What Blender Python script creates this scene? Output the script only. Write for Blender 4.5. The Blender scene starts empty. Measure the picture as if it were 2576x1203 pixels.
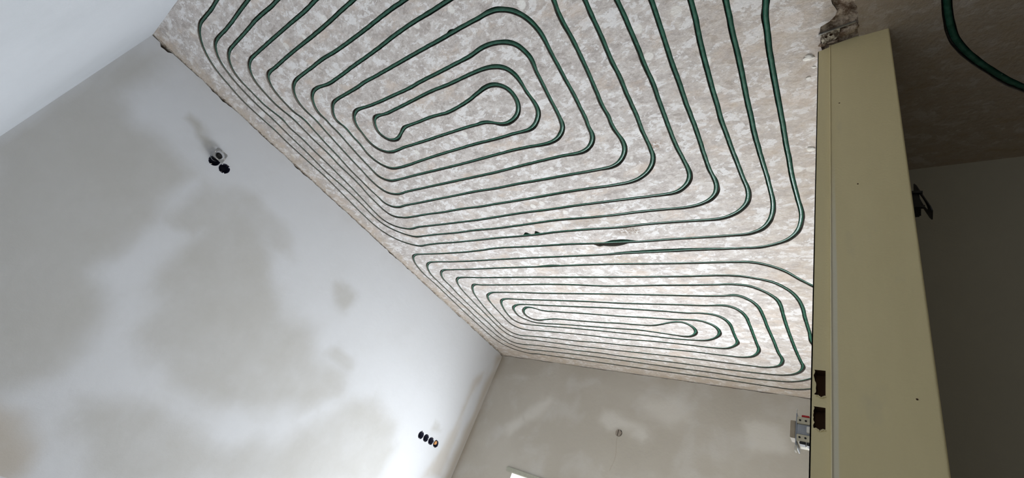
import bpy, bmesh, math, random
from mathutils import Vector, Matrix, noise
from mathutils.geometry import delaunay_2d_cdt

random.seed(7)
sc = bpy.context.scene
COL = sc.collection

# ------------------------------------------------------------------ camera, world, light, exposure
H = 0.74                      # eye height above the bare floor
CEIL = H + 1.56               # underside of the ceiling plaster
XL, YF, YN = -3.33, 3.62, -0.39     # left wall, far wall, near wall
XP0, XP1 = -0.110, 0.057            # partition: face towards the room, face towards the hall
YJ = 0.92                           # door jamb
YHF = 1.50                          # far wall of the dim hall

cam = bpy.data.cameras.new('camera')
cam.sensor_fit = 'HORIZONTAL'; cam.sensor_width = 36.0; cam.lens = 15.6206
cam.clip_start = 0.01
camo = bpy.data.objects.new('camera', cam); COL.objects.link(camo)
rt, up, bk = Vector((.769627, .519888, .370662)), Vector((.05995, -.6368, .768695)), Vector((.635673, -.569388, -.521265))
m = Matrix((rt, up, bk)).transposed().to_4x4(); m.translation = (0, 0, H)
camo.matrix_world = m
sc.camera = camo

w = bpy.data.worlds.new('sky'); sc.world = w; w.use_nodes = True
bg = w.node_tree.nodes['Background']
bg.inputs[0].default_value = (.75, .85, 1, 1); bg.inputs[1].default_value = 1.0

# the room's window in the far wall: overcast daylight standing in its opening
WX0, WX1, WZ0, WZ1 = -2.668, -0.30, H - .62, H + .463
ld = bpy.data.lights.new('window_daylight', 'AREA'); ld.shape = 'RECTANGLE'
ld.size = WX1 - WX0 - .1; ld.size_y = WZ1 - WZ0 - .1
ld.energy = 105; ld.color = (.92, .96, 1.0)
lo = bpy.data.objects.new('window_daylight', ld); COL.objects.link(lo)
lo.location = ((WX0 + WX1) / 2, YF + .165, (WZ0 + WZ1) / 2)
lo.rotation_euler = (math.radians(-90), 0, 0)       # shines towards -Y, into the room

# weak unseen fill light, added behind the viewer to brighten hall and jamb
HX0, HX1, HZ0, HZ1 = .55, 1.25, 1.05, 1.95
hd = bpy.data.lights.new('hall_fill_light', 'AREA'); hd.shape = 'RECTANGLE'
hd.size = HX1 - HX0 - .1; hd.size_y = HZ1 - HZ0 - .1; hd.energy = 1.45; hd.color = (1.0, .95, .84)
ho = bpy.data.objects.new('hall_fill_light', hd); COL.objects.link(ho)
ho.location = ((HX0 + HX1) / 2, -1.21, (HZ0 + HZ1) / 2); ho.rotation_euler = (math.radians(90), 0, 0)   # towards +Y

vs = sc.view_settings
vs.view_transform = 'Standard'; vs.look = 'None'; vs.gamma = 1; vs.use_curve_mapping = False
vs.exposure = -0.10

# ------------------------------------------------------------------ helpers
def s2l(c):
    return tuple((x / 12.92 if x <= .04045 else ((x + .055) / 1.055) ** 2.4) for x in (v / 255 for v in c)) + (1,)

class NT:
    """small shader-graph helper"""
    def __init__(self, name, rough=.8, spec=.3):
        self.m = bpy.data.materials.new(name); self.m.use_nodes = True
        self.t = self.m.node_tree; self.b = self.t.nodes['Principled BSDF']
        self.b.inputs['Roughness'].default_value = rough
        self.b.inputs['Specular IOR Level'].default_value = spec
    def n(self, kind, **kw):
        x = self.t.nodes.new(kind)
        for k, v in kw.items():
            if k in x.inputs: x.inputs[k].default_value = v
            else: setattr(x, k, v)
        return x
    def l(self, a, b): self.t.links.new(a, b)
    def pos(self, scale=(1, 1, 1), rot=(0, 0, 0)):
        g = self.n('ShaderNodeNewGeometry'); mp = self.n('ShaderNodeMapping')
        mp.inputs['Scale'].default_value = scale; mp.inputs['Rotation'].default_value = rot
        self.l(g.outputs['Position'], mp.inputs['Vector']); return mp.outputs[0]
    def noise(self, v, scale, detail=4, rough=.55, dist=0):
        x = self.n('ShaderNodeTexNoise'); x.inputs['Scale'].default_value = scale
        x.inputs['Detail'].default_value = detail; x.inputs['Roughness'].default_value = rough
        x.inputs['Distortion'].default_value = dist
        self.l(v, x.inputs['Vector']); return x.outputs['Fac']
    def ramp(self, f, a, b, lo=0., hi=1.):
        x = self.n('ShaderNodeMapRange'); x.interpolation_type = 'SMOOTHSTEP'
        x.inputs['From Min'].default_value = a; x.inputs['From Max'].default_value = b
        x.inputs['To Min'].default_value = lo; x.inputs['To Max'].default_value = hi
        self.l(f, x.inputs['Value']); return x.outputs['Result']
    def mix(self, f, a, b):
        x = self.n('ShaderNodeMix'); x.data_type = 'RGBA'
        if isinstance(f, (int, float)): x.inputs[0].default_value = f
        else: self.l(f, x.inputs[0])
        for i, c in ((6, a), (7, b)):
            if isinstance(c, tuple): x.inputs[i].default_value = c
            else: self.l(c, x.inputs[i])
        return x.outputs[2]
    def math(self, op, a, b=None):
        x = self.n('ShaderNodeMath'); x.operation = op
        for i, c in ((0, a), (1, b)):
            if c is None: continue
            if isinstance(c, (int, float)): x.inputs[i].default_value = c
            else: self.l(c, x.inputs[i])
        return x.outputs[0]
    def color(self, c):
        if isinstance(c, tuple): self.b.inputs['Base Color'].default_value = c
        else: self.l(c, self.b.inputs['Base Color'])
    def bump(self, h, dist, strength=1.0):
        x = self.n('ShaderNodeBump'); x.inputs['Distance'].default_value = dist
        x.inputs['Strength'].default_value = strength
        self.l(h, x.inputs['Height']); self.l(x.outputs[0], self.b.inputs['Normal'])
    def attr(self, name):
        x = self.n('ShaderNodeAttribute'); x.attribute_name = name; return x.outputs['Fac']
    def spot(self, c, r, axes=(1, 1, 1)):
        """1 inside a soft round stain about point c"""
        g = self.n('ShaderNodeNewGeometry'); s = self.n('ShaderNodeVectorMath'); s.operation = 'SUBTRACT'
        self.l(g.outputs['Position'], s.inputs[0]); s.inputs[1].default_value = c
        k = self.n('ShaderNodeVectorMath'); k.operation = 'MULTIPLY'; k.inputs[1].default_value = tuple(a / r for a in axes)
        self.l(s.outputs[0], k.inputs[0])
        ln = self.n('ShaderNodeVectorMath'); ln.operation = 'LENGTH'; self.l(k.outputs[0], ln.inputs[0])
        return self.ramp(ln.outputs['Value'], 1.0, .3)

def mesh_obj(name, verts, faces, mat, parent=None, smooth=False, mats=None, midx=None):
    me = bpy.data.meshes.new(name); me.from_pydata([tuple(v) for v in verts], [], faces)
    for mm in (mats or [mat]): me.materials.append(mm)
    if midx: me.polygons.foreach_set('material_index', midx)
    if smooth: me.polygons.foreach_set('use_smooth', [True] * len(me.polygons))
    me.update(); o = bpy.data.objects.new(name, me); COL.objects.link(o)
    if parent is not None: o.parent = parent
    return o
def bm_obj(name, bm, mat, parent=None, smooth=False):
    bmesh.ops.recalc_face_normals(bm, faces=bm.faces)
    me = bpy.data.meshes.new(name); bm.to_mesh(me); bm.free(); me.materials.append(mat)
    if smooth:
        me.polygons.foreach_set('use_smooth', [True] * len(me.polygons))
        me.set_sharp_from_angle(angle=math.radians(40))
    o = bpy.data.objects.new(name, me); COL.objects.link(o)
    if parent is not None: o.parent = parent
    return o
def box(bm, c, d, rot=None, bev=0.0):
    r = bmesh.ops.create_cube(bm, size=1)
    bmesh.ops.scale(bm, vec=d, verts=r['verts'])
    if bev: 
        es = {e for v in r['verts'] for e in v.link_edges}
        r2 = bmesh.ops.bevel(bm, geom=list(es), offset=bev, segments=2, affect='EDGES')
        vs_ = {v for f_ in r2['faces'] for v in f_.verts} | {v for v in r['verts'] if v.is_valid}
        isl = set(vs_); stack = list(vs_)
        while stack:
            v = stack.pop()
            for e in v.link_edges:
                ov = e.other_vert(v)
                if ov not in isl: isl.add(ov); stack.append(ov)
        r = {'verts': list(isl)}
    if rot is not None: bmesh.ops.transform(bm, matrix=rot.to_4x4(), verts=r['verts'])
    bmesh.ops.translate(bm, vec=c, verts=r['verts'])
    return r['verts']
def cyl(bm, c, r1, r2, h, axis='Z', seg=24, caps=True):
    r = bmesh.ops.create_cone(bm, cap_ends=caps, segments=seg, radius1=r1, radius2=r2, depth=h)
    q = {'X': Matrix.Rotation(math.radians(90), 4, 'Y'), 'Y': Matrix.Rotation(math.radians(-90), 4, 'X'), 'Z': Matrix()}[axis]
    bmesh.ops.transform(bm, matrix=q, verts=r['verts']); bmesh.ops.translate(bm, vec=c, verts=r['verts'])
    return r['verts']
def struct(o): o['kind'] = 'structure'; return o
def tag(o, label, cat, group=None):
    o['label'] = label; o['category'] = cat
    if group: o['group'] = group
    return o
def empty(name, loc):
    o = bpy.data.objects.new(name, None); o.empty_display_size = .05; o.location = loc; COL.objects.link(o); return o
def plain(name, rgb, rough=.6, spec=.4, metal=0.0, grain=0.0):
    q = NT(name, rough, spec); q.b.inputs['Metallic'].default_value = metal
    n = q.noise(q.pos(), 60, 3)
    a = s2l(rgb); k = 1 - .25
    q.color(q.mix(n, tuple(x * k for x in a[:3]) + (1,), tuple(min(1, x * 1.2) for x in a[:3]) + (1,)))
    if grain: q.bump(q.noise(q.pos(), 300, 3), grain)
    return q.m

# ------------------------------------------------------------------ materials
def ceiling_material(name, brown=0.0):
    q = NT(name, .78, .35)
    g = q.pos()
    fine = q.noise(g, 70, 4, .7)
    blot = q.noise(q.pos((1.0, 1.7, 1), (0, 0, .6)), 13, 5, .68, .6)
    # trowelled flakes
    pat = q.noise(q.pos((1.0, 1.6, 1), (0, 0, .6)), 15, 7, .72, .35)
    tone = q.math('ADD', 0.05, q.math('ADD', q.math('MULTIPLY', blot, .55), q.math('MULTIPLY', fine, .35)))
    dark, grey, lite, white = s2l((180, 173, 170)), s2l((200, 194, 191)), s2l((214, 210, 208)), s2l((232, 231, 232))
    c = q.mix(q.ramp(tone, .40, .52), dark, grey)
    c = q.mix(q.ramp(tone, .50, .58), c, lite)
    c = q.mix(q.ramp(q.math('ADD', pat, .035), .565, .60, 0, .85), c, white)
    c = q.mix(q.ramp(pat, .43, .36, 0, .75), c, s2l((164, 155, 151)))
    c = q.mix(q.ramp(q.noise(q.pos((1, 1.8, 1), (0, 0, .3)), 4.5, 5, .7), .52, .68, 0, .6), c, s2l((204, 188, 175)))
    c = q.mix(q.ramp(q.noise(g, 210, 2, .5), .64, .72, 0, .55), c, s2l((138, 130, 124)))
    # round dabs of filler
    dv = q.n('ShaderNodeTexVoronoi'); dv.inputs['Scale'].default_value = 9; q.l(g, dv.inputs['Vector'])
    ds = q.n('ShaderNodeSeparateColor'); q.l(dv.outputs['Color'], ds.inputs[0])
    dab = q.math('MULTIPLY', q.ramp(q.math('ADD', dv.outputs['Distance'], q.math('MULTIPLY', fine, .12)), .25, .20), q.ramp(ds.outputs[1], .55, .6, 0, .7))
    c = q.mix(dab, c, s2l((240, 239, 236)))
    # warmer, browner plaster along the partition, in the far strip and against the left wall
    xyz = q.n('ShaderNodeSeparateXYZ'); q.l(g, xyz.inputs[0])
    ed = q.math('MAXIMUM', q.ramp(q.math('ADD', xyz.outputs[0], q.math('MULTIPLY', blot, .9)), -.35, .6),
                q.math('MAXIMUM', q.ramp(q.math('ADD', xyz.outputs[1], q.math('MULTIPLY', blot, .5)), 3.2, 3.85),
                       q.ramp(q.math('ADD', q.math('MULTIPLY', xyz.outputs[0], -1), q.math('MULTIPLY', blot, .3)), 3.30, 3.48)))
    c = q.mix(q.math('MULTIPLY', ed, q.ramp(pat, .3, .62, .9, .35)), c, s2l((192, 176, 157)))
    for p, r, ax, f_, col in (((-1.064, 1.71, CEIL), .12, (1, 2.0, 1), .75, (112, 88, 60)), ((-.73, 1.17, CEIL), .06, (1, 1.6, 1), .7, (130, 98, 66)),
                         ((-1.27, 1.60, CEIL), .14, (.8, 2.2, 1), .4, (160, 136, 102)), ((-1.2, 1.97, CEIL), .16, (.8, 2.5, 1), .4, (176, 152, 112))):
        st = q.math('MULTIPLY', q.math('MULTIPLY', q.spot(p, r, ax), q.ramp(fine, .38, .6)), f_)
        c = q.mix(st, c, s2l(col))
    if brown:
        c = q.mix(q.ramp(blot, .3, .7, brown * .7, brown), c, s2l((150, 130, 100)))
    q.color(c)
    q.bump(q.math('ADD', q.math('MULTIPLY', q.noise(g, 90, 2, .6), .9), q.math('MULTIPLY', q.noise(g, 22, 2, .5), .8)), .003, .7)
    return q.m
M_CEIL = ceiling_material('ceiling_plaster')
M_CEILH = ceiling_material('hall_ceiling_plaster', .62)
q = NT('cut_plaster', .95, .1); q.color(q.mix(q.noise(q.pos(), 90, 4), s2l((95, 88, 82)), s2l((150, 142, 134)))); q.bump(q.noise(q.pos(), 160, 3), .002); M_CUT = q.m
q = NT('broken_mortar', .95, .1); q.color(q.mix(q.ramp(q.noise(q.pos(), 38, 6, .7), .38, .62), s2l((122, 102, 86)), s2l((210, 194, 176)))); q.bump(q.noise(q.pos(), 70, 5, .7), .006); M_MORT = q.m

q = NT('mortar_bead', .95, .1); q.color(q.mix(q.ramp(q.noise(q.pos(), 45, 5, .7), .36, .62), s2l((140, 126, 112)), s2l((200, 192, 182)))); q.bump(q.noise(q.pos(), 90, 4, .7), .004); M_BEAD = q.m

def wall_material(name, dry, wet, warm, nscale=1.6, patch=0.0):
    q = NT(name, .72, .3)
    g = q.pos(); a = q.attr('damp')
    f_ = q.math('ADD', a, q.math('MULTIPLY', q.math('SUBTRACT', q.noise(g, 3.2, 5, .6), .5), .75))
    c = q.mix(q.ramp(f_, -.1, .95), s2l(dry), s2l(wet))
    c = q.mix(q.ramp(q.attr('brown_tint'), 0, 1, 0, .75), c, s2l(warm))
    if patch: c = q.mix(q.ramp(q.noise(g, nscale, 4, .5, .3), .5, .68, 0, patch), c, s2l((206, 204, 200)))
    q.color(c); q.bump(q.math('ADD', q.noise(g, 14, 3), q.math('MULTIPLY', q.noise(g, 260, 2), .12)), .004, .6)
    return q
M_WL = wall_material('fresh_plaster', (202, 204, 208), (178, 177, 174), (170, 158, 140)).m
M_WN = wall_material('white_plaster', (198, 203, 210), (182, 187, 193), (190, 186, 178)).m
qf = wall_material('far_plaster', (204, 200, 192), (182, 176, 165), (156, 140, 122), 3.4, .4)
M_WF = qf.m
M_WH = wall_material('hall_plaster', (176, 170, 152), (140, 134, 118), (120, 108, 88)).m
M_WP = wall_material('partition_plaster', (200, 196, 188), (170, 165, 156), (160, 148, 130)).m
q = NT('screed', .85, .25); q.color(q.mix(q.noise(q.pos(), 9, 6, .6), s2l((208, 203, 194)), s2l((224, 220, 212)))); q.bump(q.noise(q.pos(), 90, 4), .002); M_FLOOR = q.m
q = NT('green_pipe', .21, .55)
gr = q.mix(q.ramp(q.noise(q.pos(), 40, 4), .35, .7), s2l((36, 84, 68)), s2l((52, 104, 86)))
gr = q.mix(q.ramp(q.noise(q.pos(), 130, 3), .68, .75, 0, .45), gr, s2l((140, 150, 142)))
q.color(gr); q.bump(q.noise(q.pos(), 60, 2), .0008); M_PIPE = q.m
def paint_material():
    q = NT('cream_paint', .5, .35)
    n1 = q.noise(q.pos((1, 1, .2)), 16, 4, .6)
    c = q.mix(n1, s2l((214, 200, 154)), s2l((228, 214, 168)))
    xyz = q.n('ShaderNodeSeparateXYZ'); q.l(q.pos(), xyz.inputs[0])
    dx = q.math('ABSOLUTE', q.math('SUBTRACT', xyz.outputs[0], -.0765))
    wear = q.math('MULTIPLY', q.ramp(q.math('ADD', dx, q.math('MULTIPLY', n1, -.006)), .0035, .0), q.ramp(xyz.outputs[2], H + 1.1, H + .7))
    c = q.mix(q.math('MULTIPLY', wear, .7), c, s2l((222, 218, 202)))
    c = q.mix(q.ramp(q.noise(q.pos((1, 1, .4)), 11, 4, .6), .58, .75, 0, .4), c, s2l((196, 188, 160)))
    q.color(c); q.bump(q.noise(q.pos(), 180, 3), .0006); return q.m
M_PAINT = paint_material()
M_DARK = plain('dark_cavity', (84, 62, 46), .9, .1)
M_STEEL = plain('galvanised_steel', (170, 172, 174), .35, .5, .9)
q = NT('rusty_plate', .7, .3); q.color(q.mix(q.ramp(q.noise(q.pos(), 55, 5, .7), .42, .6), s2l((92, 80, 68)), s2l((214, 206, 188)))); q.bump(q.noise(q.pos(), 80, 4), .002); M_STEELD = q.m
M_NAVY = plain('navy_plastic', (16, 18, 44), .55, .3)
M_CREAM = plain('cream_plastic', (206, 198, 176), .5)
M_GREYP = plain('grey_plastic', (160, 164, 172), .5)
M_RED = plain('red_plastic', (170, 24, 26), .45)
M_BLACK = plain('black_plastic', (18, 18, 18), .5)
M_ORANGE = plain('orange_rubber', (196, 140, 84), .7)
M_PVC = plain('white_pvc', (238, 240, 242), .35)
M_STONE = plain('grey_sill', (172, 172, 158), .7)
M_LUMP = plain('plaster_crumb', (228, 224, 216), .9)
M_ANCH = plain('grey_anchor', (150, 140, 128), .7)
M_BEIGE = plain('beige_plastic', (172, 158, 138), .6)
q = NT('window_glass', .02, .5); q.b.inputs['Transmission Weight'].default_value = 1; q.b.inputs['IOR'].default_value = 1.02
q.color(q.mix(q.noise(q.pos(), 2), (.98, .99, 1, 1), (1, 1, 1, 1))); M_GLASS = q.m

# ------------------------------------------------------------------ pipe courses on the ceiling (millimetres, x,y)
UPPER = "-100,3100 -200,3130 -320,3220 -403,3302 -468,3357 -536,3390 -602,3402 -807,3412 -1026,3399 -1390,3392 -1957,3372 -2358,3372 -2653,3379 -2812,3386 -2930,3368 -3022,3297 -3072,3195 -3089,3086 -3105,2843 -3103,2597 -3109,2376 -3110,2214 -3104,2095 -3068,2007 -3015,1947 -2954,1920 -2880,1915 -2694,1921 -2490,1922 -2198,1917 -2003,1914 -1743,1913 -1366,1912 -1149,1907 -888,1905 -700,1905 -529,1906 -449,1903 -385,1885 -332,1858 -287,1807 -263,1744 -253,1683 -254,1622 -256,1541 -257,1452 -254,1361 -253,1281 -250,1211 -249,1167 -241,871 -236,812 -234,771 -230,741 -222,713 -215,223 -209,-267 -211,-296 -219,-319 -232,-337 -250,-350 -273,-357 -302,-358 -1135,-325 -1760,-300 -2525,-269 -2625,-262 -2730,-260 -2805,-258 -2852,-250 -2908,-231 -2962,-202 -3002,-173 -3043,-133 -3081,-80 -3108,-21 -3127,46 -3149,134 -3156,218 -3152,329 -3147,424 -3152,523 -3145,705 -3136,869 -3148,1059 -3162,1261 -3157,1422 -3119,1531 -3049,1615 -2964,1669 -2872,1700 -2778,1695 -2659,1690 -2432,1692 -2243,1689 -2124,1686 -2023,1683 -1716,1682 -1527,1673 -1278,1673 -1129,1677 -954,1671 -796,1672 -680,1676 -597,1676 -540,1662 -494,1635 -455,1593 -435,1546 -429,1495 -433,1436 -437,1344 -441,1258 -443,1170 -445,1110 -443,1051 -442,964 -439,888 -436,811 -430,731 -425,672 -424,627 -403,311 -383,-5 -384,-35 -390,-59 -402,-77 -420,-91 -444,-99 -473,-101 -1079,-101 -1552,-101 -2131,-101 -2205,-99 -2297,-101 -2402,-101 -2471,-97 -2599,-91 -2733,-86 -2810,-79 -2866,-60 -2916,-29 -2954,16 -2973,65 -2982,156 -2986,247 -2960,373 -2969,446 -2960,541 -2964,647 -2962,776 -2966,893 -2970,1014 -2982,1147 -2992,1259 -2989,1349 -2956,1417 -2889,1468 -2785,1497 -2675,1489 -2511,1490 -2260,1491 -2030,1490 -1879,1484 -1679,1476 -1501,1476 -1257,1471 -1043,1471 -913,1471 -791,1471 -732,1465 -693,1445 -659,1412 -640,1371 -637,1327 -640,1269 -645,1199 -645,1120 -643,1051 -640,949 -637,872 -640,801 -639,725 -640,657 -641,591 -644,533 -649,325 -655,118 -658,90 -666,67 -680,50 -698,38 -721,31 -750,30 -1077,47 -1360,62 -1706,80 -1815,85 -1908,91 -2004,96 -2117,100 -2250,103 -2427,109 -2576,116 -2656,120 -2704,136 -2743,173 -2768,225 -2779,293 -2779,367 -2760,431 -2765,522 -2776,631 -2782,740 -2794,860 -2794,975 -2794,1072 -2788,1141 -2782,1199 -2745,1244 -2680,1264 -2593,1261 -2418,1259 -2229,1255 -2055,1252 -1894,1249 -1712,1252 -1531,1248 -1368,1249 -1217,1249 -1045,1249 -972,1245 -928,1228 -889,1192 -866,1150 -861,1109 -866,1066 -871,1011 -867,984 -870,913 -865,829 -860,739 -858,658 -858,596 -861,540 -861,492 -855,443 -853,354 -855,325 -862,302 -875,283 -893,271 -916,264 -945,262 -1014,264 -1124,267 -1259,271 -1373,274 -1491,275 -1636,282 -1739,291 -1869,300 -2008,308 -2163,319 -2283,324 -2394,315 -2451,321 -2505,345 -2545,384 -2572,438 -2568,488 -2571,533 -2569,591 -2576,678 -2583,768 -2585,846 -2586,914 -2581,967 -2555,1004 -2504,1030 -2430,1035 -2314,1034 -2135,1033 -1971,1033 -1818,1032 -1674,1029 -1550,1026 -1424,1024 -1326,1027 -1241,1032 -1180,1025 -1133,1001 -1098,960 -1089,921 -1084,883 -1082,834 -1078,771 -1074,711 -1071,665 -1065,615 -1075,572 -1095,536 -1125,515 -1161,501 -1201,493 -1256,492 -1327,501 -1430,506 -1557,512 -1684,516 -1783,522 -1905,523 -2034,524 -2145,521 -2235,516 -2284,525 -2331,555 -2360,598 -2370,646 -2379,714 -2366,766 -2334,804 -2284,826 -2228,830 -2141,825 -2062,825 -1933,825 -1782,823 -1599,822 -1545,824 -1481,827 -1437,843 -1394,861 -1349,861 -1299,843 -1264,811 -1247,776 -1243,737 -1253,701 -1278,675 -1318,660 -1362,660 -1416,671 -1496,690 -1582,703 -1658,710 -1783,704 -1884,706 -1973,707 -2020,711 -2069,731 -2129,755 -2188,755 -2224,725 -2234,676 -2206,626 -2177,600 -2138,592 -2064,597 -1940,593 -1812,586 -1664,579 -1535,580 -1411,576 -1320,576 -1267,582 -1223,597 -1196,617 -1178,651 -1171,690 -1170,741 -1166,788 -1167,828 -1180,864 -1216,903 -1256,926 -1303,932 -1362,931 -1483,933 -1641,930 -1782,932 -1934,935 -2103,942 -2249,949 -2334,948 -2389,940 -2429,919 -2457,886 -2480,839 -2486,779 -2477,718 -2475,655 -2470,581 -2481,511 -2439,461 -2389,429 -2333,417 -2223,412 -2105,407 -2028,401 -1940,400 -1802,396 -1610,390 -1441,387 -1287,382 -1183,381 -1130,380 -1096,384 -1057,399 -1028,417 -1003,443 -984,475 -970,519 -966,559 -967,612 -967,662 -967,760 -966,826 -969,902 -973,973 -977,984 -979,1021 -986,1055 -1014,1094 -1055,1119 -1098,1126 -1186,1124 -1296,1126 -1455,1131 -1631,1139 -1759,1140 -1909,1141 -2069,1142 -2242,1143 -2457,1146 -2543,1151 -2601,1141 -2652,1112 -2680,1063 -2693,990 -2689,894 -2685,780 -2677,667 -2668,559 -2660,461 -2664,393 -2655,332 -2622,282 -2573,247 -2511,227 -2419,219 -2301,214 -2176,208 -2042,209 -1870,204 -1762,199 -1659,193 -1548,188 -1457,186 -1222,177 -1030,169 -839,161 -810,163 -787,170 -769,182 -756,200 -748,223 -746,252 -747,370 -748,489 -749,538 -748,609 -749,668 -751,740 -748,806 -750,885 -750,963 -751,1020 -755,1064 -755,1123 -756,1185 -760,1226 -781,1273 -818,1314 -865,1343 -913,1358 -998,1364 -1131,1362 -1276,1362 -1436,1366 -1611,1371 -1800,1373 -1942,1376 -2101,1372 -2280,1377 -2467,1375 -2646,1378 -2740,1372 -2834,1336 -2866,1271 -2871,1197 -2870,1108 -2855,999 -2854,904 -2859,817 -2852,702 -2856,589 -2854,488 -2853,404 -2875,282 -2868,188 -2851,120 -2824,78 -2773,38 -2703,16 -2622,11 -2456,7 -2303,4 -2167,2 -2014,0 -1908,-6 -1449,-17 -1074,-26 -613,-36 -584,-35 -561,-27 -543,-14 -530,4 -523,27 -521,56 -530,317 -538,578 -539,629 -541,691 -543,756 -545,830 -545,914 -547,996 -546,1080 -546,1129 -547,1185 -550,1284 -550,1361 -545,1420 -548,1464 -563,1504 -595,1538 -638,1560 -708,1574 -825,1573 -950,1572 -1087,1576 -1232,1576 -1469,1570 -1748,1581 -1954,1588 -2173,1586 -2346,1591 -2564,1589 -2720,1591 -2818,1587 -2911,1546 -2993,1478 -3040,1407 -3057,1312 -3051,1175 -3051,1050 -3054,967 -3067,823 -3057,652 -3055,494 -3049,344 -3055,235 -3050,143 -3033,49 -3013,-9 -2984,-62 -2950,-99 -2905,-130 -2849,-151 -2788,-158 -2681,-160 -2563,-165 -2438,-173 -2318,-180 -1650,-218 -1105,-249 -394,-289 -364,-288 -340,-281 -321,-269 -308,-250 -301,-226 -299,-196 -313,236 -327,668 -329,720 -332,783 -333,849 -335,910 -339,988 -343,1087 -344,1139 -347,1196 -347,1263 -346,1352 -344,1440 -345,1525 -347,1591 -357,1652 -375,1705 -407,1755 -448,1785 -497,1800 -561,1803 -674,1805 -856,1805 -1039,1809 -1260,1804 -1504,1794 -1784,1793 -2100,1788 -2268,1802 -2464,1811 -2739,1811 -2958,1805 -3022,1806 -3082,1826 -3128,1870 -3169,1951 -3193,2075 -3186,2243 -3190,2449 -3195,2688 -3192,2954 -3175,3211 -3138,3323 -3058,3407 -2956,3456 -2840,3480 -2767,3470 -2586,3471 -2302,3475 -2005,3481 -1524,3491 -1229,3492 -922,3500 -619,3512 -552,3510 -486,3495 -422,3461 -330,3390 -200,3310 -100,3280"
LOWER = "-100,2420 -170,2345 -273,2234 -327,2170 -370,2113 -416,2072 -465,2043 -516,2025 -628,2018 -813,2018 -1016,2015 -1240,2009 -1424,2009 -1701,2012 -1854,2016 -2072,2018 -2249,2020 -2507,2026 -2788,2028 -2871,2030 -2924,2049 -2974,2097 -3004,2164 -3007,2260 -3020,2422 -3020,2654 -3010,2888 -3011,3098 -2990,3182 -2942,3258 -2845,3284 -2684,3277 -2475,3276 -2203,3284 -1917,3284 -1771,3296 -1457,3297 -1176,3303 -922,3313 -688,3312 -577,3302 -503,3271 -452,3214 -428,3142 -432,3063 -439,2941 -444,2796 -447,2645 -446,2516 -445,2430 -453,2371 -479,2320 -517,2275 -569,2238 -644,2223 -739,2226 -873,2231 -1092,2236 -1338,2246 -1489,2247 -1674,2237 -1928,2232 -2158,2239 -2409,2245 -2612,2247 -2679,2244 -2730,2274 -2792,2367 -2823,2481 -2848,2651 -2857,2828 -2851,2969 -2806,3058 -2725,3094 -2622,3091 -2400,3087 -2261,3091 -2107,3096 -1829,3085 -1685,3087 -1383,3082 -1114,3083 -872,3094 -773,3092 -709,3065 -667,3011 -649,2952 -648,2890 -646,2756 -645,2628 -648,2561 -666,2503 -702,2460 -745,2445 -864,2451 -1010,2451 -1208,2454 -1425,2457 -1680,2450 -1998,2450 -2296,2453 -2463,2451 -2521,2467 -2566,2506 -2603,2584 -2630,2694 -2628,2794 -2581,2851 -2495,2867 -2365,2872 -1997,2872 -1602,2886 -1411,2893 -1234,2906 -1064,2906 -964,2893 -900,2855 -858,2805 -846,2762 -856,2704 -890,2663 -942,2637 -1017,2632 -1122,2637 -1272,2633 -1498,2634 -1764,2624 -2036,2619 -2184,2610 -2253,2582 -2309,2571 -2363,2595 -2402,2636 -2420,2695 -2396,2751 -2332,2773 -2232,2755 -2124,2736 -1929,2740 -1715,2743 -1541,2738 -1401,2742 -1300,2738 -1233,2719 -1164,2690 -1092,2670 -1046,2677 -1016,2708 -1001,2753 -1005,2795 -1036,2837 -1084,2860 -1173,2853 -1298,2834 -1430,2818 -1575,2820 -1858,2819 -2086,2819 -2312,2826 -2396,2816 -2466,2777 -2511,2722 -2507,2644 -2488,2595 -2440,2554 -2373,2532 -2244,2528 -2043,2529 -1717,2527 -1454,2527 -1195,2535 -1000,2547 -903,2544 -840,2553 -797,2577 -767,2628 -758,2684 -760,2772 -761,2840 -765,2895 -802,2947 -855,2984 -927,2993 -1087,2986 -1347,2977 -1643,2984 -2046,2969 -2423,2970 -2547,2972 -2636,2956 -2693,2912 -2716,2839 -2714,2711 -2708,2581 -2694,2485 -2662,2418 -2621,2384 -2559,2360 -2488,2354 -2292,2350 -1943,2353 -1631,2347 -1379,2345 -1130,2344 -906,2345 -767,2342 -701,2337 -649,2334 -616,2355 -581,2396 -559,2456 -551,2552 -550,2672 -544,2827 -541,2977 -534,3071 -553,3141 -586,3179 -655,3209 -744,3210 -898,3206 -1146,3195 -1422,3194 -1730,3195 -1876,3192 -2105,3192 -2365,3181 -2585,3169 -2746,3171 -2821,3155 -2886,3109 -2914,3037 -2926,2923 -2922,2729 -2918,2525 -2907,2342 -2882,2240 -2843,2177 -2794,2146 -2722,2138 -2531,2143 -2274,2142 -2038,2141 -1723,2144 -1297,2146 -1061,2145 -848,2142 -686,2137 -597,2144 -515,2169 -448,2202 -406,2245 -375,2294 -352,2366 -343,2447 -344,2544 -342,2698 -342,2821 -300,2930 -200,3000 -100,3020"
HALL = "180,-900 180,200 180,600 181,885 184,924 190,967 201,1013 218,1051 244,1096 281,1148 317,1194 350,1228 420,1290 550,1350 900,1400 1600,1400"

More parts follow.
